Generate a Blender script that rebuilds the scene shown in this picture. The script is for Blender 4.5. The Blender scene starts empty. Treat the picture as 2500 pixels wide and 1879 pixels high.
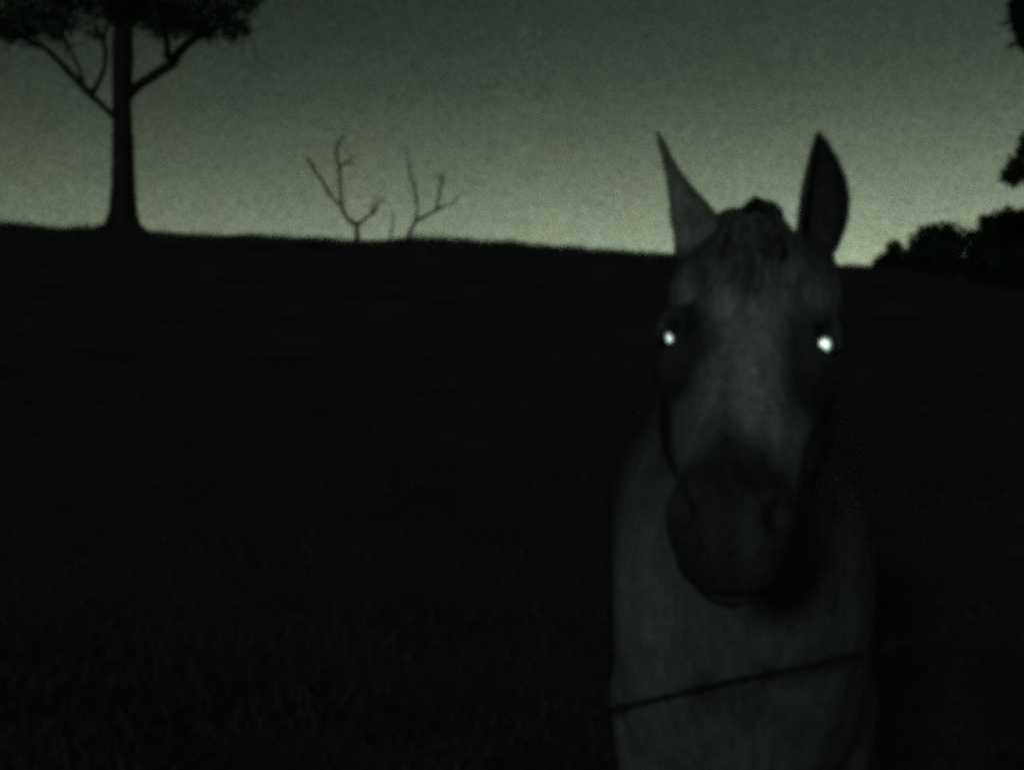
import bpy, math, random
import numpy as np
from mathutils import Vector

rng = np.random.default_rng(7)
random.seed(7)
scene = bpy.context.scene
COL = scene.collection

# ------------------------------------------------------------------ camera
CAM_Z = 1.36
FPX = 3200.0                       # focal length in pixels of the 2500 px wide photograph
cam_data = bpy.data.cameras.new("camera")
cam_data.sensor_fit = 'HORIZONTAL'
cam_data.sensor_width = 36.0
cam_data.lens = 36.0 * FPX / 2500.0
cam_data.clip_start = 0.05
cam_data.clip_end = 6000.0
cam = bpy.data.objects.new("camera", cam_data)
cam.location = (0, 0, CAM_Z)
cam.rotation_euler = (math.radians(90), 0, 0)
COL.objects.link(cam)
scene.camera = cam


def W(px, py, Y):
    """World point that the photograph's pixel shows at depth Y."""
    return np.array([(px - 1250.0) / FPX * Y, Y, CAM_Z + (939.5 - py) / FPX * Y])


# ------------------------------------------------------------------ world: the last glow of dusk
world = bpy.data.worlds.new("World")
scene.world = world
world.use_nodes = True
nt = world.node_tree
nt.nodes.clear()


def nd(tree, kind, **kw):
    n = tree.nodes.new(kind)
    for k, v in kw.items():
        setattr(n, k, v)
    return n


def mth(tree, op, a, b=None, c=None):
    n = nd(tree, 'ShaderNodeMath', operation=op)
    for i, v in enumerate((a, b, c)):
        if v is None:
            continue
        if isinstance(v, (int, float)):
            n.inputs[i].default_value = v
        else:
            tree.links.new(v, n.inputs[i])
    return n.outputs[0]


tc = nd(nt, 'ShaderNodeTexCoord')
sep = nd(nt, 'ShaderNodeSeparateXYZ')
nt.links.new(tc.outputs['Generated'], sep.inputs[0])
ramp = nd(nt, 'ShaderNodeValToRGB')
ramp.color_ramp.interpolation = 'B_SPLINE'
SKY = [(0.000, (.024, .030, .020)), (0.070, (.430, .495, .325)), (0.105, (.290, .342, .228)), (0.150, (.160, .190, .132)),
       (0.200, (.072, .092, .066)), (0.250, (.039, .052, .039)), (0.290, (.030, .041, .031)),
       (0.45, (.032, .041, .034)), (1.0, (.030, .037, .032))]
els = ramp.color_ramp.elements
while len(els) < len(SKY):
    els.new(0.5)
for e, (p, c) in zip(els, SKY):
    e.position = p
    e.color = (*c, 1)
nt.links.new(sep.outputs['Z'], ramp.inputs[0])
az = mth(nt, 'ARCTAN2', sep.outputs['X'], sep.outputs['Y'])
dz = mth(nt, 'DIVIDE', mth(nt, 'SUBTRACT', az, math.radians(19)), math.radians(42))
gl = mth(nt, 'EXPONENT', mth(nt, 'MULTIPLY', mth(nt, 'MULTIPLY', dz, dz), -1.0))
glow = mth(nt, 'MULTIPLY_ADD', gl, 0.82, 0.18)
# faint cloud mottling, coarse and fine
mp = nd(nt, 'ShaderNodeMapping')
mp.inputs['Scale'].default_value = (1, 1, .8)
nt.links.new(tc.outputs['Generated'], mp.inputs[0])
n1 = nd(nt, 'ShaderNodeTexNoise'); n1.inputs['Scale'].default_value = 26; n1.inputs['Detail'].default_value = 3
n2 = nd(nt, 'ShaderNodeTexNoise'); n2.inputs['Scale'].default_value = 170; n2.inputs['Detail'].default_value = 2
nt.links.new(mp.outputs[0], n1.inputs['Vector'])
nt.links.new(mp.outputs[0], n2.inputs['Vector'])
mott = mth(nt, 'ADD', mth(nt, 'MULTIPLY_ADD', n1.outputs['Fac'], .16, .92), mth(nt, 'MULTIPLY_ADD', n2.outputs['Fac'], .34, -.17))
n3 = nd(nt, 'ShaderNodeTexNoise'); n3.inputs['Scale'].default_value = 2500; n3.inputs['Detail'].default_value = 0
nt.links.new(tc.outputs['Generated'], n3.inputs['Vector'])
mott = mth(nt, 'ADD', mott, mth(nt, 'MULTIPLY_ADD', n3.outputs['Fac'], 6.2, -3.13))
val = mth(nt, 'MULTIPLY', glow, mth(nt, 'MAXIMUM', mott, 0.0))
mul = nd(nt, 'ShaderNodeVectorMath', operation='SCALE')
nt.links.new(ramp.outputs[0], mul.inputs[0])
nt.links.new(val, mul.inputs['Scale'])
tintn = nd(nt, 'ShaderNodeTexNoise'); tintn.inputs['Scale'].default_value = 18; tintn.inputs['Detail'].default_value = 3
nt.links.new(mp.outputs[0], tintn.inputs['Vector'])
tint = nd(nt, 'ShaderNodeMix', data_type='RGBA')
tint.inputs['A'].default_value = (1.05, 1.0, .93, 1)
tint.inputs['B'].default_value = (.90, 1.01, 1.10, 1)
nt.links.new(tintn.outputs['Fac'], tint.inputs['Factor'])
mul2 = nd(nt, 'ShaderNodeVectorMath', operation='MULTIPLY')
nt.links.new(mul.outputs[0], mul2.inputs[0])
nt.links.new(tint.outputs['Result'], mul2.inputs[1])
bg = nd(nt, 'ShaderNodeBackground')
bg.inputs['Strength'].default_value = 1.0
nt.links.new(mul2.outputs[0], bg.inputs['Color'])
wo = nd(nt, 'ShaderNodeOutputWorld')
nt.links.new(bg.outputs[0], wo.inputs['Surface'])

# ------------------------------------------------------------------ the one distant light, low behind the camera, standing in for its own lamp
LIGHT_AZ, LIGHT_EL = math.radians(-18.0), math.radians(12.0)      # where it stands, seen from the horse looking back
to_light = Vector((math.sin(LIGHT_AZ), -math.cos(LIGHT_AZ) * math.cos(LIGHT_EL), math.sin(LIGHT_EL))).normalized()
light_data = bpy.data.lights.new("camera_light", 'SUN')
light_data.energy = 0.27
light_data.angle = math.radians(6.0)
light_data.color = (.80, 1.0, .90)
camera_light = bpy.data.objects.new("camera_light", light_data)
camera_light.rotation_euler = to_light.to_track_quat('Z', 'Y').to_euler()
camera_light.location = (0, -6, 8)
COL.objects.link(camera_light)

scene.view_settings.view_transform = 'Standard'
scene.view_settings.look = 'None'
scene.view_settings.exposure = 0.0
scene.view_settings.gamma = 1.0
scene.render.engine = 'CYCLES'
scene.cycles.pixel_filter_type = 'BLACKMAN_HARRIS'
scene.cycles.use_denoising = False
scene.cycles.use_adaptive_sampling = True  # a noisy night exposure
scene.cycles.adaptive_threshold = 1.0
scene.cycles.adaptive_min_samples = 64
scene.cycles.filter_width = 7.2            # the soft lens of a small video camera


# ------------------------------------------------------------------ helpers
class MB:
    """Collects vertices and faces; build() links ONE mesh object."""
    def __init__(self):
        self.v, self.f, self.n = [], [], 0

    def add(self, v, f):
        v = np.asarray(v, float)
        self.v.append(v)
        self.f += [tuple(int(i) + self.n for i in q) for q in f]
        self.n += len(v)

    def tube(self, pts, rad, seg=8, cap=True, wob=0.0):
        pts = np.asarray(pts, float)
        rad = np.asarray(rad, float)
        n = len(pts)
        tan = np.gradient(pts, axis=0)
        tan /= np.linalg.norm(tan, axis=1)[:, None] + 1e-9
        ref = np.array([0.3, 0.9, 0.1]) if abs(tan[0][1]) < .9 else np.array([1., 0, 0])
        vs = []
        for i in range(n):
            a = np.cross(tan[i], ref); a /= np.linalg.norm(a) + 1e-9
            b = np.cross(tan[i], a)
            ang = np.linspace(0, 2 * math.pi, seg, endpoint=False)
            r = rad[i] * (1 + wob * rng.normal(size=seg)) if wob else np.full(seg, rad[i])
            vs.append(pts[i] + np.cos(ang)[:, None] * a * r[:, None] + np.sin(ang)[:, None] * b * r[:, None])
        fs = []
        for i in range(n - 1):
            for j in range(seg):
                k = (j + 1) % seg
                fs.append((i * seg + j, i * seg + k, (i + 1) * seg + k, (i + 1) * seg + j))
        if cap:
            fs.append(tuple(range(seg))[::-1])
            fs.append(tuple((n - 1) * seg + j for j in range(seg)))
        self.add(np.concatenate(vs), fs)

    def leaves(self, c, r, count, size, squash=.75, droop=.3):
        """Leaf-sized faces spread through a clump."""
        c = np.asarray(c, float)
        d = rng.normal(size=(count, 3)); d /= np.linalg.norm(d, axis=1)[:, None]
        rr = rng.uniform(0, 1, count) ** .45
        lump = 1 + .22 * np.sin(d[:, 0] * 5 + c[0] * 9) * np.sin(d[:, 2] * 6 + c[2] * 7) + .12 * np.sin(d[:, 1] * 9 + c[0] * 3)
        p = c + d * (rr * lump)[:, None] * r * np.array([1, 1, squash])
        a = rng.normal(size=(count, 3)); a[:, 2] -= droop; a /= np.linalg.norm(a, axis=1)[:, None]
        b = np.cross(a, rng.normal(size=(count, 3))); b /= np.linalg.norm(b, axis=1)[:, None]
        L = size * rng.uniform(.6, 1.3, count)[:, None]
        w = L * .3
        q = np.stack([p, p + a * L * .5 + b * w, p + a * L, p + a * L * .5 - b * w], 1).reshape(-1, 3)
        self.add(q, [(4 * i, 4 * i + 1, 4 * i + 2, 4 * i + 3) for i in range(count)])

    def build(self, name, mat, parent=None, smooth=True, origin=None):
        me = bpy.data.meshes.new(name)
        v = np.concatenate(self.v)
        o = np.zeros(3) if origin is None else np.asarray(origin, float)
        me.from_pydata((v - o).tolist(), [], self.f)
        me.update()
        if smooth:
            me.polygons.foreach_set('use_smooth', [True] * len(me.polygons))
        me.materials.append(mat)
        ob = bpy.data.objects.new(name, me)
        COL.objects.link(ob)
        if parent is not None:
            ob.parent = parent
            ob.location = Vector(o) - parent.location
        else:
            ob.location = o
        return ob


def empty(name, loc, label=None, cat=None, group=None):
    o = bpy.data.objects.new(name, None)
    o.empty_display_size = .1
    o.location = loc
    COL.objects.link(o)
    if label:
        o['label'] = label
    if cat:
        o['category'] = cat
    if group:
        o['group'] = group
    return o


def material(name, col, rough=.8, var=.4, scale=12.0, stretch=(1, 1, 1), bump=0.0, bump_scale=None, spec=.2, metallic=0.0):
    m = bpy.data.materials.new(name)
    m.use_nodes = True
    t = m.node_tree
    b = t.nodes['Principled BSDF']
    b.inputs['Roughness'].default_value = rough
    b.inputs['Specular IOR Level'].default_value = spec
    b.inputs['Metallic'].default_value = metallic
    co = nd(t, 'ShaderNodeTexCoord')
    mp_ = nd(t, 'ShaderNodeMapping'); mp_.inputs['Scale'].default_value = stretch
    t.links.new(co.outputs['Object'], mp_.inputs[0])
    n = nd(t, 'ShaderNodeTexNoise'); n.inputs['Scale'].default_value = scale; n.inputs['Detail'].default_value = 5
    t.links.new(mp_.outputs[0], n.inputs['Vector'])
    r = nd(t, 'ShaderNodeValToRGB')
    lo = [c * (1 - var) for c in col]; hi = [min(1, c * (1 + var)) for c in col]
    r.color_ramp.elements[0].position = .3; r.color_ramp.elements[0].color = (*lo, 1)
    r.color_ramp.elements[1].position = .7; r.color_ramp.elements[1].color = (*hi, 1)
    t.links.new(n.outputs['Fac'], r.inputs[0])
    t.links.new(r.outputs[0], b.inputs['Base Color'])
    if bump:
        n3 = nd(t, 'ShaderNodeTexNoise'); n3.inputs['Scale'].default_value = bump_scale or scale * 3; n3.inputs['Detail'].default_value = 4
        t.links.new(mp_.outputs[0], n3.inputs['Vector'])
        bp = nd(t, 'ShaderNodeBump'); bp.inputs['Strength'].default_value = bump
        t.links.new(n3.outputs['Fac'], bp.inputs['Height'])
        t.links.new(bp.outputs[0], b.inputs['Normal'])
    return m


M_bark = material('bark', (.028, .024, .023), .9, .5, 9, (1, 1, .25), .5)
M_dead = material('dead_wood', (.055, .050, .042), .9, .4, 12, (1, 1, .3), .3)
M_leaf = material('leaf', (.026, .036, .022), .75, .5, 3)
M_leaf2 = material('shrub_leaf', (.022, .034, .022), .8, .5, 3)
M_ground = material('pasture', (.046, .041, .044), .95, .5, .8, (1, 1, 1), .4, 6)
M_grass = material('grass_blade', (.054, .050, .053), .9, .5, 1.5)
M_wire = material('rusty_wire', (.040, .036, .036), .9, .4, 60)
M_post = material('weathered_post', (.07, .062, .052), .9, .4, 14, (1, 1, .2), .5)
M_hair = material('dark_horse_hair', (.045, .045, .042), .6, .55, 60, (1, 1, .2))
M_fore = material('grey_forelock_hair', (.16, .16, .155), .7, .6, 70, (1, 1, .2))
M_hoof = material('hoof_horn', (.05, .045, .04), .6, .3, 20, (1, 1, .3))
M_eye = material('dark_eyeball', (.030, .027, .025), .4, .2, 30, spec=.3)
M_shine = material('shining_eye_lining', (.92, .95, .92), .32, .03, 40, metallic=1.0)

# ------------------------------------------------------------------ terrain
CREST_X = np.array([-3000, -1000, 0, 250, 400, 700, 1000, 1250, 1500, 1680, 2040, 2200, 2500, 3500, 6000], float)
CREST_Y = np.array([470, 523, 549, 557, 566, 579, 586, 593, 611, 624, 650, 660, 680, 740, 860], float)
YC = 33.0


def prof(Y):
    t = np.clip((Y - 4.0) / 33.0, 0, 1)
    p = t * t * (3 - 2 * t)
    back = np.clip((Y - 40.0) / 160.0, 0, 1)
    return p * (1 - .85 * back * back * (3 - 2 * back))


PC = float(prof(np.array(YC)))


def vnoise(x, y, seed):
    r = np.random.default_rng(seed)
    tab = r.uniform(-1, 1, (256, 256))
    xi, yi = np.floor(x).astype(int), np.floor(y).astype(int)
    fx, fy = x - xi, y - yi
    fx = fx * fx * (3 - 2 * fx); fy = fy * fy * (3 - 2 * fy)
    g = lambda i, j: tab[i % 256, j % 256]
    return (g(xi, yi) * (1 - fx) + g(xi + 1, yi) * fx) * (1 - fy) + (g(xi, yi + 1) * (1 - fx) + g(xi + 1, yi + 1) * fx) * fy


def ground(X, Y):
    X = np.asarray(X, float); Y = np.asarray(Y, float)
    e = (939.5 - np.interp(1250 + FPX * X / YC, CREST_X, CREST_Y)) / FPX
    A = (CAM_Z + e * YC - .08) / PC
    far = np.clip((Y - 4) / 10, 0, 1)
    nz = vnoise(X * .9 + 11, Y * .9 + 5, 1) * .055 + vnoise(X * 2.6, Y * 2.6 + 9, 2) * .03 + vnoise(X * .22, Y * .22, 3) * .05
    return prof(Y) * A + nz * (.25 + .75 * far)


xs = np.sinh(np.linspace(-6.2, 6.2, 240)) * 6.0
ys = np.concatenate([-np.geomspace(1200, 4, 24), np.linspace(-3, 44, 150), np.geomspace(45, 3500, 60)])
GX, GY = np.meshgrid(xs, ys)
GZ = ground(GX, GY)
nx, ny = len(xs), len(ys)
idx = np.arange(nx * ny).reshape(ny, nx)
quads = np.stack([idx[:-1, :-1], idx[:-1, 1:], idx[1:, 1:], idx[1:, :-1]], -1).reshape(-1, 4)
g = MB(); g.add(np.stack([GX, GY, GZ], -1).reshape(-1, 3), quads)
go = g.build('ground', M_ground); go['kind'] = 'structure'

# grass: countless blades over the paddock and along the crest
NG1, NG2 = 150000, 50000
u = rng.uniform(0, 1, NG1)
gy = 1 / (1 / 2.2 * (1 - u) + 1 / 34.0 * u)
gx = (gy + 5) * rng.uniform(-1, 1, NG1)
gy2 = rng.uniform(28.0, 36.5, NG2); gx2 = gy2 * rng.uniform(-.6, .6, NG2)
gx = np.concatenate([gx, gx2]); gy = np.concatenate([gy, gy2])
gz = ground(gx, gy) - .01
clump = .5 + .5 * vnoise(gx * 1.3, gy * 1.3, 8)
h = rng.uniform(.04, .10, len(gx)) * (.6 + .7 * clump ** 2)
wd = rng.uniform(.004, .011, len(gx)) * (1 + gy * .03)
an = rng.uniform(0, math.pi, len(gx))
h[NG1:] *= 2.1 + 1.2 * np.clip(vnoise(gx2 * .8, gy2 * .5, 14), 0, 1) ** 1.5 * 1.6
lean = rng.normal(0, .35, (2, len(gx))) * h
p0 = np.stack([gx - np.cos(an) * wd, gy - np.sin(an) * wd, gz], -1)
p1 = np.stack([gx + np.cos(an) * wd, gy + np.sin(an) * wd, gz], -1)
p2 = np.stack([gx + lean[0], gy + lean[1], gz + h], -1)
gm = MB(); gm.add(np.stack([p0, p1, p2], 1).reshape(-1, 3), np.arange(3 * len(gx)).reshape(-1, 3))
gr = gm.build('grass', M_grass); gr['kind'] = 'stuff'
gr['label'] = 'dark paddock grass covering the hill up to its skyline'; gr['category'] = 'grass'


# ------------------------------------------------------------------ trees on the crest
def limb(mb, pts, Y, dy=None, seg=9, wob=.04, sub=4):
    """Smooth tapered limb through (px, py, radius px) at depth Y (+dy per point)."""
    P = np.array([W(a, b, Y) for a, b, r in pts])
    R = np.array([r * Y / FPX for a, b, r in pts])
    if dy is not None:
        P[:, 1] += np.linspace(0, dy, len(P))
    t = np.arange(len(P)); tt = np.linspace(0, len(P) - 1, (len(P) - 1) * sub + 1)

    def cr(A):
        A2 = np.concatenate([[2 * A[0] - A[1]], A, [2 * A[-1] - A[-2]]])
        i = np.minimum(tt.astype(int), len(P) - 2); f = (tt - i)
        f = f[:, None] if A.ndim == 2 else f
        a, b, c, d = A2[i], A2[i + 1], A2[i + 2], A2[i + 3]
        return .5 * (2 * b + (c - a) * f + (2 * a - 5 * b + 4 * c - d) * f ** 2 + (3 * b - a - 3 * c + d) * f ** 3)
    Ps, Rs = cr(P), np.maximum(cr(R), .004)
    mb.tube(Ps, Rs, seg, True, wob)


TY = 33.0
base = W(300, 566, TY)
base[2] = float(ground(base[0], base[1]))
tree = empty('gum_tree', base, 'tall thick-trunked tree standing on the skyline at the left', 'tree')
t = MB()
limb(t, [(298, 590, 56), (299, 562, 48), (300, 540, 40), (301, 510, 35), (301, 450, 30), (300, 345, 26), (298, 270, 24), (298, 190, 25),
         (300, 110, 26), (302, 20, 23), (308, -120, 18), (300, -300, 10), (296, -420, 4)], TY, None, 14, .03)
for a in (-2.6, -1.9, -.4, .5, 1.3, 2.2):      # root flare
    c = np.array([math.cos(a), math.sin(a), 0])
    q = [base + c * .22 + np.array([0, 0, .42]), base + c * .36 + np.array([0, 0, .14]), base + c * .62 + np.array([0, 0, .0]), base + c * .95 - np.array([0, 0, .12])]
    t.tube(q, [.18, .15, .10, .04], 8)
trunk_o = t.build('trunk', M_bark, tree, origin=base)
LIMBS = [
    ([(296, 302, 13), (278, 284, 9), (252, 258, 8), (226, 232, 10), (192, 196, 9), (160, 161, 8), (128, 132, 7), (92, 116, 6), (48, 92, 5), (0, 58, 4), (-70, 20, 3)], -1.0),
    ([(224, 231, 7), (238, 192, 6.5), (247, 150, 6), (240, 100, 5), (214, 52, 4), (190, -20, 3)], .8),
    ([(206, 211, 6), (196, 165, 4.5), (172, 112, 4), (160, 60, 3)], -.5),
    ([(306, 240, 15), (330, 210, 13), (352, 190, 13), (384, 164, 13), (408, 142, 13), (424, 110, 12), (468, 70, 9), (530, 40, 6), (592, 20, 4)], 1.0),
    ([(408, 142, 9), (416, 100, 8), (410, 50, 7), (420, -20, 5)], -1.2),
    ([(302, 60, 14), (340, -10, 12), (400, -110, 10), (470, -220, 6), (520, -300, 3)], 1.6),
    ([(303, 0, 13), (260, -60, 12), (190, -150, 9), (110, -230, 5), (60, -280, 3)], -1.4),
    ([(305, -120, 11), (330, -220, 8), (380, -330, 5), (400, -400, 3)], -1.5),
    ([(262, 130, 5), (250, 90, 5), (262, 40, 4), (250, -30, 3)], .3),
]
for pts, dy in LIMBS:
    b_ = MB(); limb(b_, pts, TY, dy, 8, .05)
    b_.build('limb', M_bark, tree, origin=base)
cr = MB()
for k_ in range(150):
    if k_ % 2:
        a, b = rng.uniform(-20, 240), rng.uniform(20, 120)
    else:
        a, b = rng.uniform(330, 620), rng.uniform(0, 105)
    th = rng.uniform(-.3, math.pi + .3) if rng.uniform() < .6 else rng.uniform(0, 6.28)
    L_ = rng.uniform(25, 75)
    q_ = [(a, b, 1.8), (a + L_ * .4 * math.cos(th), b - L_ * .4 * math.sin(th), 1.5), (a + L_ * math.cos(th + rng.normal(0, .5)), b - L_ * math.sin(th + rng.normal(0, .5)), .6)]
    limb(cr, q_, TY + rng.uniform(-.9, .9), 0, 4, 0, 2)
KT = TY / FPX
CL = [(302, 4, 46, -1.4), (292, 40, 34, -1.2), (318, 52, 26, -1.3), (450, 40, 66, .2), (545, 34, 58, .8), (594, 72, 26, .9), (398, 20, 62, -.6), (335, 6, 58, -1), (604, 2, 40, .3), (500, -40, 90, .4),
      (420, 62, 40, -.8), (500, 78, 34, .5), (560, 82, 26, .2), (300, -40, 80, .8), (372, 62, 34, -1.0), (270, 28, 40, 1.0),
      (36, 40, 66, -.9), (108, 34, 66, -.6), (0, 66, 46, -1.2), (150, 18, 56, .6), (60, -30, 90, 0), (74, 88, 30, -.7), (-70, 20, 80, -.4), (138, 76, 32, -.4),
      (180, 60, 30, .2), (215, 20, 44, .5), (232, 82, 26, .7), (24, 92, 22, -.9), (-40, 86, 40, -1.0),
      (180, -70, 110, 1.0), (420, -130, 120, -1), (560, -120, 100, .8), (300, -200, 130, 0), (80, -150, 120, -1), (-40, -90, 90, .6),
      (190, -270, 120, 1), (430, -280, 120, .6), (310, -370, 120, -.5), (530, -230, 90, -1), (240, -440, 80, 0), (370, -450, 80, .4)]
for a, b, r, dy in CL:
    vis = b > -60
    dens = (.13 if a < 240 else .20) if vis else .085
    if 165 < a < 240 and b > 10:
        dens = .09
    cr.leaves(W(a, b, TY + dy), r * KT * 1.0, int(r * r * dens * (1 if vis else .8)), .115 if vis else .26, .8)
cr.build('crown', M_leaf, tree, False, origin=base)


def sapling(name, label, cat, branches, Y, grp=None):
    bpt = W(branches[0][0][0][0], branches[0][0][0][1], Y)
    root = empty(name, bpt, label, cat, grp)
    for k, (pts, dy) in enumerate(branches):
        m = MB(); limb(m, [(a, b, r * .8) for a, b, r in pts], Y, dy, 7, .06)
        if k:                              # fine end twigs
            for _ in range(3):
                i_ = int(rng.integers(1, len(pts))); a_, b_, r_ = pts[i_]
                th_ = rng.uniform(.3, 2.8); l_ = rng.uniform(12, 34)
                limb(m, [(a_, b_, min(r_, 2.2) * .7), (a_ + l_ * .5 * math.cos(th_), b_ - l_ * .5 * math.sin(th_), 1.2), (a_ + l_ * math.cos(th_ + .3), b_ - l_ * math.sin(th_ + .3), .5)], Y, dy * .5, 4, 0, 2)
        m.build('stem' if k == 0 else 'branch', M_dead, root, origin=bpt)
    return root


DY = 32.6
sapling('dead_sapling', 'bare forked dead sapling on the skyline nearest the big tree', 'dead tree', [
    ([(873, 604, 12), (872, 585, 10), (871, 565, 8), (872, 548, 7.5)], 0),
    ([(872, 550, 7), (848, 532, 7), (832, 502, 6), (828, 456, 5.2), (826, 416, 5.2), (818, 380, 5), (817, 348, 4.5), (826, 331, 3), (838, 316, 2)], .6),
    ([(831, 502, 5), (810, 480, 5), (786, 440, 5), (767, 413, 4.5), (755, 389, 3.2)], -.5),
    ([(826, 414, 3.5), (837, 400, 3.4), (851, 394, 3.8), (857, 386, 2.5)], .2),
    ([(871, 549, 5.5), (886, 540, 5), (902, 529, 4.7), (916, 521, 4.5), (926, 503, 3.2), (932, 495, 2)], -.4),
    ([(904, 528, 3), (908, 512, 2.5), (909, 500, 1.8)], .1)], DY)
sapling('dead_sapling', 'bare leaning dead sapling on the skyline nearer the horse', 'dead tree', [
    ([(986, 604, 7.5), (994, 584, 6.5), (1003, 562, 6), (1014, 540, 5.8)], 0),
    ([(1013, 541, 5.5), (1040, 524, 5), (1065, 508, 5), (1084, 497, 3.6), (1109, 485, 2.3)], .6),
    ([(1067, 507, 4), (1073, 475, 4.4), (1081, 445, 3.4), (1085, 424, 2)], -.3),
    ([(1014, 540, 4.2), (1019, 510, 4), (1016, 475, 4.6), (1011, 453, 3.4), (1002, 432, 2.5), (1000, 402, 2), (1001, 372, 1.3)], -.6)], DY)
sapling('dead_twig', 'short thin bare twig standing between two dead saplings', 'twig', [
    ([(950, 602, 3.4), (952, 578, 3.2), (959, 540, 3), (955, 510, 1.6)], 0.2)], DY)


# ------------------------------------------------------------------ bushes at the right end of the crest
def bush(label, clumps, Y, leaf=.115, dens=.42):
    cx = sum(c[0] for c in clumps) / len(clumps)
    bx = W(cx, 700, Y)[0]
    o = np.array([bx, Y, float(ground(bx, Y))])
    root = empty('bush', o, label, 'bush', 'bushes at the right end of the skyline')
    k = Y / FPX
    f = MB(); s = MB()
    for i, (a, b, r) in enumerate(clumps):
        c = W(a, b, Y + (i % 3 - 1) * .35)
        f.leaves(c, r * k, int(r * r * dens), leaf, .95)
        s.tube([o + np.array([(c[0] - o[0]) * .15, 0, -.1]), o * .5 + c * .5 + np.array([0, .05, -.1]), c], [.07, .05, .015], 6)
    f.build('foliage', M_leaf2, root, False, origin=o)
    s.build('stem', M_bark, root, origin=o)
    return root


bush('lowest rounded dark bush on the skyline just right of the horse', [(2182, 632, 40), (2160, 655, 36), (2208, 660, 40), (2172, 690, 44), (2240, 610, 26), (2188, 604, 22), (2225, 660, 44), (2250, 690, 50)], 30.0)
bush('middle dark bush with two rounded tops, right of the lowest bush', [(2262, 590, 36), (2300, 582, 38), (2342, 590, 34), (2285, 640, 62), (2350, 650, 46), (2322, 566, 22), (2245, 625, 30), (2320, 690, 60), (2385, 590, 34), (2390, 650, 50), (2280, 560, 18)], 29.0)
bush('tallest dark bush against the right edge of the picture', [(2432, 560, 42), (2480, 570, 54), (2408, 592, 30), (2450, 620, 60), (2520, 560, 56), (2438, 536, 22), (2490, 690, 76), (2560, 640, 80), (2400, 650, 46), (2405, 545, 22), (2468, 526, 22), (2500, 530, 26)], 27.5)

RY = 24.0
rb = W(2760, 740, RY); rb[2] = float(ground(rb[0], rb[1]))
rt = empty('tree', rb, 'dark leafy tree whose outermost sprays enter at the right edge', 'tree')
t = MB()
limb(t, [(2760, 790, 40), (2758, 730, 32), (2752, 600, 27), (2746, 450, 24), (2750, 250, 20), (2742, 60, 15), (2736, -180, 7)], RY, None, 12, .03)
t.build('trunk', M_bark, rt, origin=rb)
for pts, dy in [([(2748, 520, 13), (2690, 480, 10), (2600, 450, 7), (2530, 425, 5), (2462, 420, 2.5)], -.5),
                ([(2750, 330, 12), (2690, 220, 9), (2600, 120, 6), (2530, 60, 4), (2490, 40, 2.5)], .4),
                ([(2748, 300, 12), (2820, 200, 9), (2920, 120, 5)], .6), ([(2745, 430, 12), (2830, 360, 8), (2930, 310, 4)], -.7),
                ([(2590, 447, 5), (2540, 395, 4), (2496, 345, 2.5)], .3)]:
    b_ = MB(); limb(b_, pts, RY, dy, 8, .05); b_.build('limb', M_bark, rt, origin=rb)
cr = MB()
KR = RY / FPX
for a, b, r, n_ in [(2500, 18, 34, 500), (2508, 62, 36, 500), (2488, 44, 24, 260), (2480, 8, 16, 110), (2502, 104, 18, 120), (2462, 424, 18, 150), (2484, 404, 22, 200), (2500, 376, 22, 190), (2476, 440, 14, 90), (2512, 420, 24, 220),
                    (2512, 340, 20, 130), (2570, 60, 80, 900), (2600, -60, 110, 900), (2580, 400, 60, 500), (2640, 200, 100, 700), (2760, 100, 140, 900), (2750, -120, 150, 900),
                    (2880, 180, 120, 700), (2900, 330, 100, 500), (2680, 330, 80, 500), (2880, -40, 120, 600), (2740, -260, 110, 600)]:
    cr.leaves(W(a, b, RY + rng.uniform(-.6, .6)), r * KR, n_, .12 if a < 2560 else .2, .95)
cr.build('crown', M_leaf, rt, False, origin=rb)

# ------------------------------------------------------------------ the horse: one continuous skin grown from a distance field
VX = 0.008
LO = np.array([-.06, 1.18, -.03]); HI = np.array([1.30, 3.95, 1.68])
DIM = np.ceil((HI - LO) / VX).astype(int)
AX = [LO[i] + VX * np.arange(DIM[i]) for i in range(3)]
FIELD = np.full(DIM, .5, np.float32)


def region(lo, hi, pad):
    sl, gr_ = [], []
    for i in range(3):
        a = max(0, int((lo[i] - pad - LO[i]) / VX)); b = min(DIM[i], int((hi[i] + pad - LO[i]) / VX) + 2)
        sl.append(slice(a, b)); gr_.append(AX[i][a:b])
    P = np.stack(np.meshgrid(*gr_, indexing='ij'), -1).astype(np.float32)
    return tuple(sl), P


def blend(sl, d, k, cut=False):
    a = FIELD[sl]
    if cut:
        d = -d
        hh = np.maximum(k - np.abs(a - d), 0) / k
        FIELD[sl] = np.maximum(a, d) + hh * hh * k * .25
    else:
        hh = np.maximum(k - np.abs(a - d), 0) / k
        FIELD[sl] = np.minimum(a, d) - hh * hh * k * .25


def ell(c, r, axes=None, k=.03, cut=False):
    c = np.asarray(c, float); r = np.asarray(r, float)
    A = np.eye(3) if axes is None else np.asarray(axes, float)
    ext = np.sqrt(((A * r[:, None]) ** 2).sum(0))
    sl, P = region(c - ext, c + ext, k + .02)
    q = (P - c.astype(np.float32)) @ A.T.astype(np.float32)
    k0 = np.linalg.norm(q / r, axis=-1); k1 = np.linalg.norm(q / r ** 2, axis=-1)
    blend(sl, (k0 * (k0 - 1) / np.maximum(k1, 1e-6)).astype(np.float32), k, cut)


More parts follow.
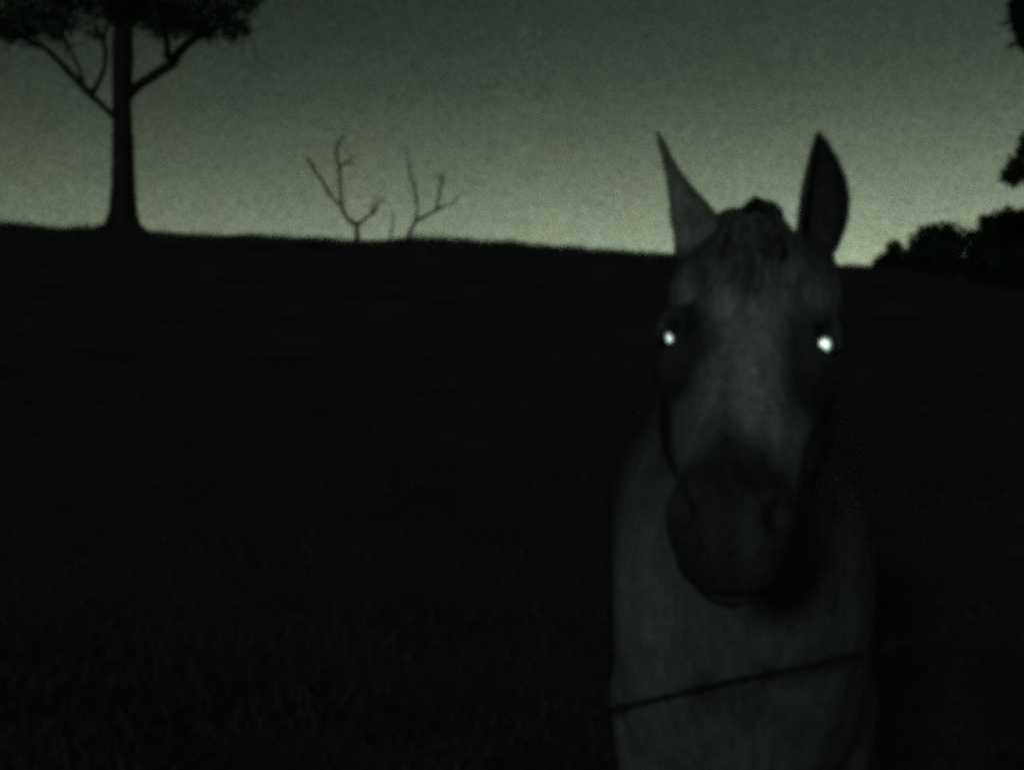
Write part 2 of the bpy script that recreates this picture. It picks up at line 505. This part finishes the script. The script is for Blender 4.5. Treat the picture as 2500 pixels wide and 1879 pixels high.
def cone(a, b, ra, rb_, k=.03, flat=None):
    """Tapered capsule; flat=(axis, factor) squeezes it across that axis."""
    a = np.asarray(a, float); b = np.asarray(b, float)
    m = max(ra, rb_) * (1.0 if flat is None else max(1, flat[1]))
    sl, P = region(np.minimum(a, b) - m, np.maximum(a, b) + m, k + .02)
    ab = b - a; L2 = ab @ ab
    q = P - a.astype(np.float32)
    tt = np.clip((q @ ab.astype(np.float32)) / L2, 0, 1)
    v = q - tt[..., None] * ab.astype(np.float32)
    if flat is not None:
        n = np.asarray(flat[0], float); n = (n / np.linalg.norm(n)).astype(np.float32)
        vn = v @ n
        v = v + (vn * (1 / flat[1] - 1))[..., None] * n
    d = np.linalg.norm(v, axis=-1) - (ra + (rb_ - ra) * tt)
    blend(sl, d.astype(np.float32), k)


# body frame: a = back along the body, s = to the viewer's right
YAW = math.radians(9.5)
BO = np.array([.350, 1.985, 0.0])
BA = np.array([math.sin(YAW), math.cos(YAW), 0.0]); BS = np.array([math.cos(YAW), -math.sin(YAW), 0.0]); BZ = np.array([0, 0, 1.0])
BAX = np.stack([BA, BS, BZ])


def B(a, s, z):
    return BO + BA * a + BS * s + BZ * z


def bell(a, s, z, ra, rs, rz, k=.08):
    ell(B(a, s, z), (ra, rs, rz), BAX, k)


bell(.62, 0, 1.09, .52, .265, .33, .10)       # barrel
bell(.98, 0, 1.10, .50, .27, .31, .10)
bell(.30, 0, 1.00, .32, .185, .34, .10)       # shoulders and heart
bell(.38, 0, 1.33, .30, .10, .13, .10)        # withers
bell(1.34, 0, 1.16, .34, .255, .29, .10)      # croup
bell(1.46, 0, 1.00, .20, .20, .26, .10)
for s in (-1, 1):
    bell(.12, s * .105, 1.02, .13, .092, .20, .05)      # breast muscles
    bell(.24, s * .142, .99, .17, .062, .19, .05)      # shoulder blade
    bell(.26, s * .120, .82, .13, .064, .17, .08)       # upper arm
    cone(B(.26, s * .15, .82), B(.24, s * .15, .50), .072, .044, .04)
    bell(.235, s * .15, .485, .043, .040, .055, .02)
    cone(B(.245, s * .15, .46), B(.245, s * .15, .18), .034, .029, .02)
    bell(.24, s * .15, .155, .040, .036, .042, .02)
    cone(B(.235, s * .15, .14), B(.205, s * .15, .075), .034, .040, .02)
    bell(1.28, s * .155, .92, .19, .095, .26, .07)      # thigh
    cone(B(1.24, s * .165, .80), B(1.46, s * .15, .55), .088, .050, .04)
    bell(1.475, s * .15, .525, .052, .038, .065, .02)
    cone(B(1.465, s * .15, .50), B(1.43, s * .15, .19), .040, .033, .02)
    bell(1.425, s * .15, .165, .042, .037, .044, .02)
    cone(B(1.42, s * .15, .145), B(1.385, s * .15, .075), .035, .041, .02)
# neck
NP = [(.30, 1.16, .26, .48), (.12, 1.24, .215, .48), (-.03, 1.345, .17, .52), (-.155, 1.44, .135, .56), (-.245, 1.485, .11, .60)]
for (a0, z0, r0, f0), (a1, z1, r1, f1) in zip(NP[:-1], NP[1:]):
    cone(B(a0, 0, z0), B(a1, -.012, z1), r0, r1, .07, (BS, (f0 + f1) / 2))
cone(B(.02, 0, 1.13), B(.12, 0, .82), .12, .12, .10)    # front of the chest

# head frame
DS = .885                      # short-coupled head
PSI, PIT, ROLL = math.radians(11.5), math.radians(39), math.radians(3.2)
fw = np.array([-math.sin(PSI), -math.cos(PSI), 0.0])
S0 = np.array([math.cos(PSI), -math.sin(PSI), 0.0])
D0 = fw * math.sin(PIT) - BZ * math.cos(PIT)
HF = fw * math.cos(PIT) + BZ * math.sin(PIT)
HS = S0 * math.cos(ROLL) + D0 * math.sin(ROLL)
HD = D0 * math.cos(ROLL) - S0 * math.sin(ROLL)
HP = W(1848, 512, 1.655)
HAX = np.stack([HS, HD, HF])


def H(s, d, f):
    return HP + HS * s + HD * d * DS + HF * f


def hell(s, d, f, rs, rd, rf, k=.03, cut=False, tilt=0.0, sides=(1,)):
    for q in sides:
        A = HAX.copy()
        if tilt:
            ct, st = math.cos(tilt * q), math.sin(tilt * q)
            A = np.stack([HS * ct + HD * st, HD * ct - HS * st, HF])
        ell(H(s * q, d, f), (rs, rd * DS, rf), A, k, cut)


def hcone(p, q, ra, rb_, k=.03, sides=(1,), flat=None):
    for m in sides:
        cone(H(p[0] * m, p[1], p[2]), H(q[0] * m, q[1], q[2]), ra, rb_, k, flat)


LR = (-1, 1)
hell(0, .075, -.085, .078, .085, .088, .03)               # cranium
hell(0, .165, -.052, .088, .115, .062, .03)               # forehead
hell(.004, .030, -.060, .034, .026, .040, .03)           # poll under the forelock
hell(0, .066, -.062, .088, .070, .055, .04)               # broad crown between the ears
hell(.082, 0.207, -.052, .030, .050, .036, .025, sides=LR)  # orbit
hell(.078, .172, -.048, .022, .020, .018, .03, sides=LR)   # brow ridge
hell(.066, .225, -.150, .040, .115, .095, .04, sides=LR)   # cheek
hcone((.088, .24, -.075), (.052, .385, -.060), .021, .013, .025, LR)   # facial crest
hcone((0, .20, -.056), (0, .47, -.056), .066, .054, .03)               # nasal bone
hcone((.030, .27, -.140), (.014, .46, -.105), .058, .043, .04, LR)     # lower jaw
hell(0, .500, -.062, .058, .070, .052, .05)               # muzzle
hell(.040, .500, -.034, .022, .038, .027, .03, sides=LR)  # nostril wings
hell(0, .548, -.066, .050, .034, .042, .02)               # upper lip
hell(0, .540, -.108, .034, .032, .028, .02)              # lower lip
hell(0, .505, -.122, .030, .034, .024, .03)               # chin
hell(.074, .130, -.028, .016, .026, .016, .025, True, sides=LR)  # hollow above the eye
hell(.094, 0.205, -.036, .019, .022, .019, .012, True, sides=LR)  # eye socket
hell(.050, .507, -.010, .0125, .024, .028, .010, True, .35, LR)  # nostril
hell(0, .575, -.090, .060, .050, .006, .010, True)               # mouth
hcone((.066, .085, -.085), (.072, .020, -.075), .042, .028, .03, LR)   # ear roots
hcone((.020, .250, -.002), (.012, .42, -.012), .010, .006, .03, LR)


def surface_nets(F):
    s = F < 0
    nx_, ny_, nz_ = F.shape
    cnt = np.zeros((nx_ - 1, ny_ - 1, nz_ - 1), np.int8)
    for i in (0, 1):
        for j in (0, 1):
            for k in (0, 1):
                cnt += s[i:nx_ - 1 + i, j:ny_ - 1 + j, k:nz_ - 1 + k]
    act = (cnt > 0) & (cnt < 8)
    ci = np.argwhere(act)
    vid = np.full(act.shape, -1, np.int32); vid[act] = np.arange(len(ci))
    acc = np.zeros((len(ci), 3)); n = np.zeros(len(ci))
    crn = [(i, j, k) for i in (0, 1) for j in (0, 1) for k in (0, 1)]
    val_ = {c: F[ci[:, 0] + c[0], ci[:, 1] + c[1], ci[:, 2] + c[2]] for c in crn}
    for c in crn:
        for ax in range(3):
            if c[ax] == 0:
                e = list(c); e[ax] = 1; e = tuple(e)
                a, b = val_[c], val_[e]
                m = (a < 0) != (b < 0)
                t_ = np.where(m, a / np.where(m, a - b, 1), 0)
                p = np.tile(np.array(c, float), (len(ci), 1)); p[:, ax] = t_
                acc[m] += p[m]; n[m] += 1
    V = LO + VX * (ci + acc / n[:, None])
    Q = []
    for ax in range(3):
        sh = [slice(None)] * 3; a = list(sh); b = list(sh)
        a[ax] = slice(0, -1); b[ax] = slice(1, None)
        ch = s[tuple(a)] != s[tuple(b)]
        o1, o2 = [q for q in range(3) if q != ax]
        e = np.argwhere(ch)
        e = e[(e[:, o1] > 0) & (e[:, o2] > 0) & (e[:, o1] < F.shape[o1] - 1) & (e[:, o2] < F.shape[o2] - 1)]
        inside = s[e[:, 0], e[:, 1], e[:, 2]]
        cells = []
        for d1, d2 in ((1, 1), (0, 1), (0, 0), (1, 0)):
            c = e.copy(); c[:, o1] -= d1; c[:, o2] -= d2
            cells.append(vid[c[:, 0], c[:, 1], c[:, 2]])
        q = np.stack(cells, 1)
        flip = inside if ax != 1 else ~inside
        q[~flip] = q[~flip][:, ::-1]
        Q.append(q)
    return V, np.concatenate(Q)


V, Q = surface_nets(FIELD)
E = np.concatenate([Q[:, [0, 1]], Q[:, [1, 2]], Q[:, [2, 3]], Q[:, [3, 0]]])
for lam in (.45, -.40, .45, -.40, .40):       # light smoothing that keeps the volume
    S_ = np.zeros_like(V); C_ = np.zeros(len(V))
    np.add.at(S_, E[:, 0], V[E[:, 1]]); np.add.at(S_, E[:, 1], V[E[:, 0]])
    np.add.at(C_, E[:, 0], 1); np.add.at(C_, E[:, 1], 1)
    V = V + lam * (S_ / C_[:, None] - V)


def sdf(P):
    """Trilinear sample of the field."""
    q = (np.asarray(P) - LO) / VX
    i = np.clip(np.floor(q).astype(int), 0, DIM - 2); f = np.clip(q - i, 0, 1)
    r = 0
    for a in (0, 1):
        for b in (0, 1):
            for c in (0, 1):
                w = (f[:, 0] if a else 1 - f[:, 0]) * (f[:, 1] if b else 1 - f[:, 1]) * (f[:, 2] if c else 1 - f[:, 2])
                r = r + w * FIELD[i[:, 0] + a, i[:, 1] + b, i[:, 2] + c]
    return r


def face_f(s, d):
    """Height of the face surface along HF at (s, d)."""
    s = np.asarray(s, float); d = np.asarray(d, float)
    out = np.full(s.shape, -.12)
    done = np.zeros(s.shape, bool)
    for f in np.linspace(.06, -.12, 91):
        P = HP + s[:, None] * HS + d[:, None] * HD * DS + f * HF
        hit = (sdf(P) < 0) & ~done
        out[hit] = f; done |= hit
    return out


# ears: cupped shells that belong to the same skin
def ear(base, tip, open_dir, w_max, bow, spread=1.95, n=16, m=15, prof_=(.74, .9, 1.0, .98, .82, .53, .29, .08)):
    base = np.asarray(base); tip = np.asarray(tip)
    ax = tip - base; ln = np.linalg.norm(ax); ax = ax / ln
    op = np.asarray(open_dir, float); op = op - ax * (op @ ax); op /= np.linalg.norm(op)
    sd = np.cross(ax, op)
    us = np.linspace(0, 1, n)
    wprof = np.interp(us, [0, .12, .3, .48, .65, .82, .93, 1], prof_) * w_max
    rows = []
    for layer in (0, 1):
        for u_, w in zip(us, wprof):
            phi = np.linspace(-1, 1, m) * (spread if u_ > .15 else spread + (.15 - u_) * 5)
            rr = w if layer == 0 else max(w - .0055, w * .35)
            c = base + ax * ln * u_ + bow * np.asarray(sd) * math.sin(math.pi * u_) + (0 if layer == 0 else 1) * ax * (-.002)
            rows.append(c + rr * (np.sin(phi)[:, None] * sd - .85 * np.cos(phi)[:, None] * op))
    v = np.concatenate(rows)
    ID = np.arange(2 * n * m).reshape(2, n, m)
    f = []
    for i in range(n - 1):
        for j in range(m - 1):
            f.append((ID[0, i, j], ID[0, i, j + 1], ID[0, i + 1, j + 1], ID[0, i + 1, j]))
            f.append((ID[1, i, j], ID[1, i + 1, j], ID[1, i + 1, j + 1], ID[1, i, j + 1]))
        for j in (0, m - 1):
            q = (ID[0, i, j], ID[0, i + 1, j], ID[1, i + 1, j], ID[1, i, j])
            f.append(q if j == 0 else q[::-1])
    for j in range(m - 1):
        f.append((ID[0, -1, j], ID[0, -1, j + 1], ID[1, -1, j + 1], ID[1, -1, j]))
        f.append((ID[0, 0, j + 1], ID[0, 0, j], ID[1, 0, j], ID[1, 0, j + 1]))
    return v, f, n * m


earR = ear(W(1988, 628, 1.70), W(1999, 322, 1.655), (.06, -1, .05), .0335, .011)
earL = ear(W(1708, 622, 1.70), W(1603, 322, 1.69), (-.85, .42, .1), .050, .002, 1.75, prof_=(.66, 1.0, .86, .55, .31, .19, .13, .05))

body = MB()
body.add(V, Q)
body.add(earR[0], earR[1]); body.add(earL[0], earL[1])

# coat colours per vertex (pigment of a grey horse: pale face, dark skin on muzzle and round the eyes; light and shade painted on body and ear)
allv = np.concatenate(body.v)
loc = (allv - HP) @ HAX.T
ls, ld, lf = loc[:, 0], loc[:, 1] / DS, loc[:, 2]
sm = lambda x, a, b: (lambda t: t * t * (3 - 2 * t))(np.clip((x - a) / (b - a), 0, 1))
nz = vnoise(allv[:, 0] * 45 + allv[:, 1] * 18, allv[:, 2] * 18, 21) * .6 + vnoise(allv[:, 0] * 110 + allv[:, 1] * 40, allv[:, 2] * 34, 22) * .4
bl = (allv - BO) @ BAX.T
head_w = sm(lf, -.20, -.13) * sm(-ld, -.62, -.58) * sm(ld, -.06, -.02) * (1 - sm(np.abs(ls), .13, .16)) * sm(-allv[:, 1], -1.80, -1.74)
n_skin = len(V)
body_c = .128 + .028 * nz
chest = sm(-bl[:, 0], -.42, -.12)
body_c = body_c * (.38 + .62 * chest)  # light falloff painted in: coat darkens behind the chest
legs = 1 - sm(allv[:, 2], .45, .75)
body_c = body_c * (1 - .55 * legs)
body_c += chest * .12 * (1 - sm(allv[:, 2], 1.12, 1.32)) * sm(-bl[:, 1], .06, .17) * (1 - legs)  # light on the viewer's left breast, put into the coat colour
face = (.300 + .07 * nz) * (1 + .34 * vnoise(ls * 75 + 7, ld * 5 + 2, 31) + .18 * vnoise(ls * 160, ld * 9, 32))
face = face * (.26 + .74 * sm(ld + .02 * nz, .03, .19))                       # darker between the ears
vline = .355 + .95 * np.maximum(np.abs(ls + .004) - .006, 0) + .016 * nz        # dark skin rises as a wedge up the nose
muz = sm(ld + .02 * nz, vline - .02, vline + .075)
lips = sm(ld, .505, .545) * sm(-lf, .07, .10)
rim = np.exp(-((np.sqrt(((np.abs(ls) - .050) / .018) ** 2 + ((ld - .507) / .030) ** 2) - 1) / .22) ** 2) * sm(lf, -.05, -.03)
face = face * (1 - muz) + (.056 + .018 * nz + .006 * lips + .008 * rim) * muz
eyed = np.sqrt(((np.abs(ls) - .088) / .044) ** 2 + ((ld - .245) / .085) ** 2)
face = face * (.20 + .80 * sm(eyed + .15 * nz, .55, 1.5))
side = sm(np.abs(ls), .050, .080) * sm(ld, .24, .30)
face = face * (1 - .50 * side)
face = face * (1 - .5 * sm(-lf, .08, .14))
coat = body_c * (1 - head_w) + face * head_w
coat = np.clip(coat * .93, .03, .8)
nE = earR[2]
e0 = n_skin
coat[e0:e0 + nE] = .09; coat[e0 + nE:e0 + 2 * nE] = .055  # shade of the right ear's cup painted in, darker than the left ear
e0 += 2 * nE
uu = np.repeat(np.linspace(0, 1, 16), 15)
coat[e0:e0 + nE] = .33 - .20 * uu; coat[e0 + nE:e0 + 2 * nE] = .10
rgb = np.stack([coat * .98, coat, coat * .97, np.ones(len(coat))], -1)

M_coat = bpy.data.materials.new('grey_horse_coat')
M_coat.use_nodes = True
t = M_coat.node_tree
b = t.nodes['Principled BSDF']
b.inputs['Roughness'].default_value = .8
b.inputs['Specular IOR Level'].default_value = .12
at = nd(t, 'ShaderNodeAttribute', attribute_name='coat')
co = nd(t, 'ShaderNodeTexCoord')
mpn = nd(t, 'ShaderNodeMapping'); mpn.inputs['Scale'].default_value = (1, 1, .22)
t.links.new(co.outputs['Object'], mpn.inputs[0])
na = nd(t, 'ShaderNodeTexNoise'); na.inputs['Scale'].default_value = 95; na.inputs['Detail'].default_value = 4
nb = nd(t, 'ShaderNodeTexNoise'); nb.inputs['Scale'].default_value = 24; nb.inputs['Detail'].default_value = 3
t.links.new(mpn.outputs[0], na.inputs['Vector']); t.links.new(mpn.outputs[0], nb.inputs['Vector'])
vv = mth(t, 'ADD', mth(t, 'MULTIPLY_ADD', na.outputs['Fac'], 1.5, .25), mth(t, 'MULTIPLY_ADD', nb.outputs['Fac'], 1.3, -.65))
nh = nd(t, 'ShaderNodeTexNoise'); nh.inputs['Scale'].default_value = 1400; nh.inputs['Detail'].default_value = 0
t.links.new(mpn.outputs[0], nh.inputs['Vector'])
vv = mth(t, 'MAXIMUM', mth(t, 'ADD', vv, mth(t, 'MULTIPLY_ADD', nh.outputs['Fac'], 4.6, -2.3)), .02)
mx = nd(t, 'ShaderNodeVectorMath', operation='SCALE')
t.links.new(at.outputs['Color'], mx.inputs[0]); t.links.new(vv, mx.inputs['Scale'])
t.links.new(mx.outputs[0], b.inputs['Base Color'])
bp = nd(t, 'ShaderNodeBump'); bp.inputs['Strength'].default_value = .25; bp.inputs['Distance'].default_value = .01
t.links.new(na.outputs['Fac'], bp.inputs['Height']); t.links.new(bp.outputs[0], b.inputs['Normal'])

HB = B(.75, 0, 0)
HB[2] = 0.0
horse = empty('horse', HB, 'grey horse with shining eyes standing behind the fence wire, head raised', 'horse')
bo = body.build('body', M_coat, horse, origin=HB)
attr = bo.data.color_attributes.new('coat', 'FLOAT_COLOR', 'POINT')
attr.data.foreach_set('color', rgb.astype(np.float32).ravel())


# eyes: dark globes whose lining throws the light back
def uvsphere(c, r, seg=20, ring=12):
    v = [c + np.array([0, 0, r])]
    for i in range(1, ring):
        th = math.pi * i / ring
        for j in range(seg):
            ph = 2 * math.pi * j / seg
            v.append(c + r * np.array([math.sin(th) * math.cos(ph), math.sin(th) * math.sin(ph), math.cos(th)]))
    v.append(c - np.array([0, 0, r]))
    f = [(0, 1 + j, 1 + (j + 1) % seg) for j in range(seg)]
    for i in range(ring - 2):
        for j in range(seg):
            a = 1 + i * seg
            f.append((a + j, a + seg + j, a + seg + (j + 1) % seg, a + (j + 1) % seg))
    l = len(v) - 1; a = 1 + (ring - 2) * seg
    f += [(l, a + (j + 1) % seg, a + j) for j in range(seg)]
    return np.array(v), f


def eye(px, py, wa, wb, tilt, side):
    c = H(side * .0905, 0.205, -.042)
    c0 = c
    ray = W(px, py, 1.0) - np.array([0, 0, CAM_Z])
    ray /= np.linalg.norm(ray)
    half = -ray + np.array(to_light); half /= np.linalg.norm(half)
    p = W(px, py, c0[1] - .021)
    c = p - half * .0190
    e = MB(); v, f = uvsphere(c, .0190); e.add(v, f)
    eo = e.build('eye', M_eye, horse, origin=c)
    ux = np.cross(BZ, half); ux = -ux if ux[0] < 0 else ux
    ux /= np.linalg.norm(ux); uz = np.cross(half, ux); uz = uz if uz[2] > 0 else -uz
    vs = [p + half * .0010]
    rings, seg = 4, 28
    for i in range(1, rings + 1):
        q = i / rings
        for j in range(seg):
            a = 2 * math.pi * j / seg
            x, y = wa * q * math.cos(a), wb * q * math.sin(a)
            xr, yr = x * math.cos(tilt) - y * math.sin(tilt), x * math.sin(tilt) + y * math.cos(tilt)
            vs.append(p + ux * xr + uz * yr + half * (.0010 - .0006 * q * q - (.0016 if i == rings else 0)))
    f = [(0, 1 + j, 1 + (j + 1) % seg) for j in range(seg)]
    for i in range(rings - 1):
        for j in range(seg):
            a = 1 + i * seg
            f.append((a + j, a + seg + j, a + seg + (j + 1) % seg, a + (j + 1) % seg))
    m = MB(); m.add(np.array(vs), f)
    po = m.build('pupil', M_shine, None, origin=p)
    po.parent = eo; po.location = Vector(p - c)
    bpy.context.view_layer.update()
    print('EYE', side, 'moved', HAX @ (c - c0))


eye(1636, 830, .0058, .0138, math.radians(20), -1)
eye(2011, 844, .0112, .0140, math.radians(-28), 1)


# hair: forelock, mane, tail, each a single mass of fine locks
def lock(mb, P, w, seg=3):
    P = np.asarray(P)
    r = w * np.interp(np.linspace(0, 1, len(P)), [0, .15, .6, 1], [.8, 1, .8, .08])
    mb.tube(P, r, seg, True)


fl = MB()
for i in range(130):
    s0 = float(np.clip(rng.normal(0, .015), -.03, .03))
    L = rng.uniform(.07, .17) * (1.25 if abs(s0) < .012 else .7)
    n = 9
    d = np.linspace(.004, .006 + L, n)
    s = s0 + (rng.normal(0, .10) * np.linspace(0, 1, n) + .03 * np.sin(np.linspace(0, 5, n) + rng.uniform(0, 6))) * .22
    f = face_f(s, d) + .003 + rng.uniform(0, .010) * np.linspace(1.2, .3, n)
    P = HP + s[:, None] * HS + d[:, None] * HD * DS + f[:, None] * HF
    lock(fl, P, rng.uniform(.0010, .0020))
ft = MB()
for i in range(110):                     # the short tuft over the poll
    s0 = float(np.clip(rng.normal(.002, .020), -.030, .030))
    top = .034 * math.exp(-((s0 - .002) / .024) ** 2)
    n = 8
    d = np.linspace(.095, .004, n) + rng.normal(0, .006)
    ss_ = s0 * np.linspace(1.35, .45, n)
    f = face_f(ss_, d)
    f = np.where(f < -.11, -.075, f) + .0035
    P = HP + ss_[:, None] * HS + d[:, None] * HD * DS + f[:, None] * HF
    P = np.concatenate([P, [P[-1] + HD * -.004 - HF * .03, P[-1] + HD * .012 - HF * .075]])
    lock(ft, P, rng.uniform(.0018, .0036), 4)
fl.build('forelock', M_fore, horse, origin=HB)
ft.build('forelock_tuft', M_hair, horse, origin=HB)

mn = MB()
crest = np.array([B(-.265, -.012, 1.595), B(-.16, -.01, 1.575), B(-.04, 0, 1.52), B(.10, 0, 1.475), B(.24, 0, 1.465)])
for i in range(240):
    u = rng.uniform(0, len(crest) - 1.001)
    k = int(u); c = crest[k] * (1 - (u - k)) + crest[k + 1] * (u - k)
    L = rng.uniform(.12, .26)
    out = .06 + .05 * (u / 4)
    tt = np.linspace(0, 1, 6)
    P = [c + BS * (out * math.sin(min(1, q * 1.6) * 1.5)) * rng.uniform(.9, 1.1) + BZ * (.006 + .02 * math.sin(q * 3) - L * q * q) + BA * (rng.normal(0, .01) + .03 * q) for q in tt]
    P[0] = c - BS * .01 - BZ * .02
    lock(mn, P, rng.uniform(.003, .006))
mn.build('mane', M_hair, horse, origin=HB)

tl = MB()
for i in range(120):
    a = rng.normal(0, .022); bq = rng.normal(0, .022)
    L = rng.uniform(.55, .85)
    P = [B(1.60, a * .5, 1.24), B(1.70, a, 1.22), B(1.745 + bq, a * 1.6, 1.08), B(1.75 + bq * 1.6, a * 2.2, 1.05 - L * .5), B(1.735 + bq * 2, a * 1.8, 1.08 - L)]
    lock(tl, P, rng.uniform(.005, .009))
tl.build('tail', M_hair, horse, origin=HB)

for a, s in ((.195, -.15), (.195, .15), (1.375, -.15), (1.375, .15)):
    h_ = MB()
    top, bot = B(a + .012, s, .080), B(a - .018, s, float(ground(*B(a, s, 0)[:2])) - .004)
    h_.tube([top + BZ * .006, top, top * .5 + bot * .5, bot + BZ * .004, bot], [.034, .043, .052, .060, .058], 18)
    h_.build('hoof', M_hoof, horse, origin=bot)

# ------------------------------------------------------------------ the fence: barbed strands on two posts
FA = np.array([.136, 1.50, .992]); FDIR = np.array([.327, .285, .0])


def fpt(s, z):
    p = FA + FDIR * s
    p[2] = z
    return p


S0_, S1_ = -4.4, 2.75
fb = fpt(S1_, 0)
fence = empty('wire_fence', fb, 'sagging dark barbed wire fence crossing low in front of the horse', 'fence')
for s in (S0_, S1_):
    gz_ = float(ground(*fpt(s, 0)[:2]))
    m = MB()
    p = fpt(s, 0)
    m.tube([p + BZ * (gz_ - .15), p + BZ * (gz_ + .3), p + BZ * .8, p + BZ * 1.16, p + BZ * 1.18], [.062, .06, .056, .052, .035], 10, True, .04)
    m.build('post', M_post, fence, origin=p)
for zz in (.992, .66, .34):
    m = MB()
    ss = np.linspace(S0_, S1_, 160)
    mid = (ss - .8) / (S1_ - S0_)
    base_ = np.array([fpt(s, zz) for s in ss])
    base_[:, 2] += .0012 * np.sin(ss * 2.1 + zz) + .0008 * np.sin(ss * 6.3)
    off = np.array([0.7, -.7, 0]) * .0022
    ph = ss * 40
    m.tube(base_ + off * np.sin(ph)[:, None] + BZ * (.0022 * np.cos(ph))[:, None], np.full(160, .0026), 5)
    m.tube(base_ - off * np.sin(ph)[:, None] - BZ * (.0022 * np.cos(ph))[:, None], np.full(160, .0026), 5)
    wo_ = m.build('wire', M_wire, fence, origin=fb)
    for s in np.arange(S0_ + .33, S1_, .31):
        c = np.array([np.interp(s, ss, base_[:, i]) for i in range(3)])
        q = MB()
        for k in range(3):
            q.tube([c + FDIR * (.012 * (k - 1)) + BZ * .0045 * math.cos(k * 2), c + FDIR * (.012 * (k - 1) + .006) - BZ * .0045], [.0035, .0035], 5)
        for v1 in ((.35, -.4, .8), (-.4, .4, .8), (.3, -.35, -.85), (-.4, .2, -.85)):
            q.tube([c, c + np.array(v1) * .017], [.0024, .0008], 5)
        bo_ = q.build('barb', M_wire, None, origin=c)
        bo_.parent = wo_; bo_.location = Vector(c - fb)
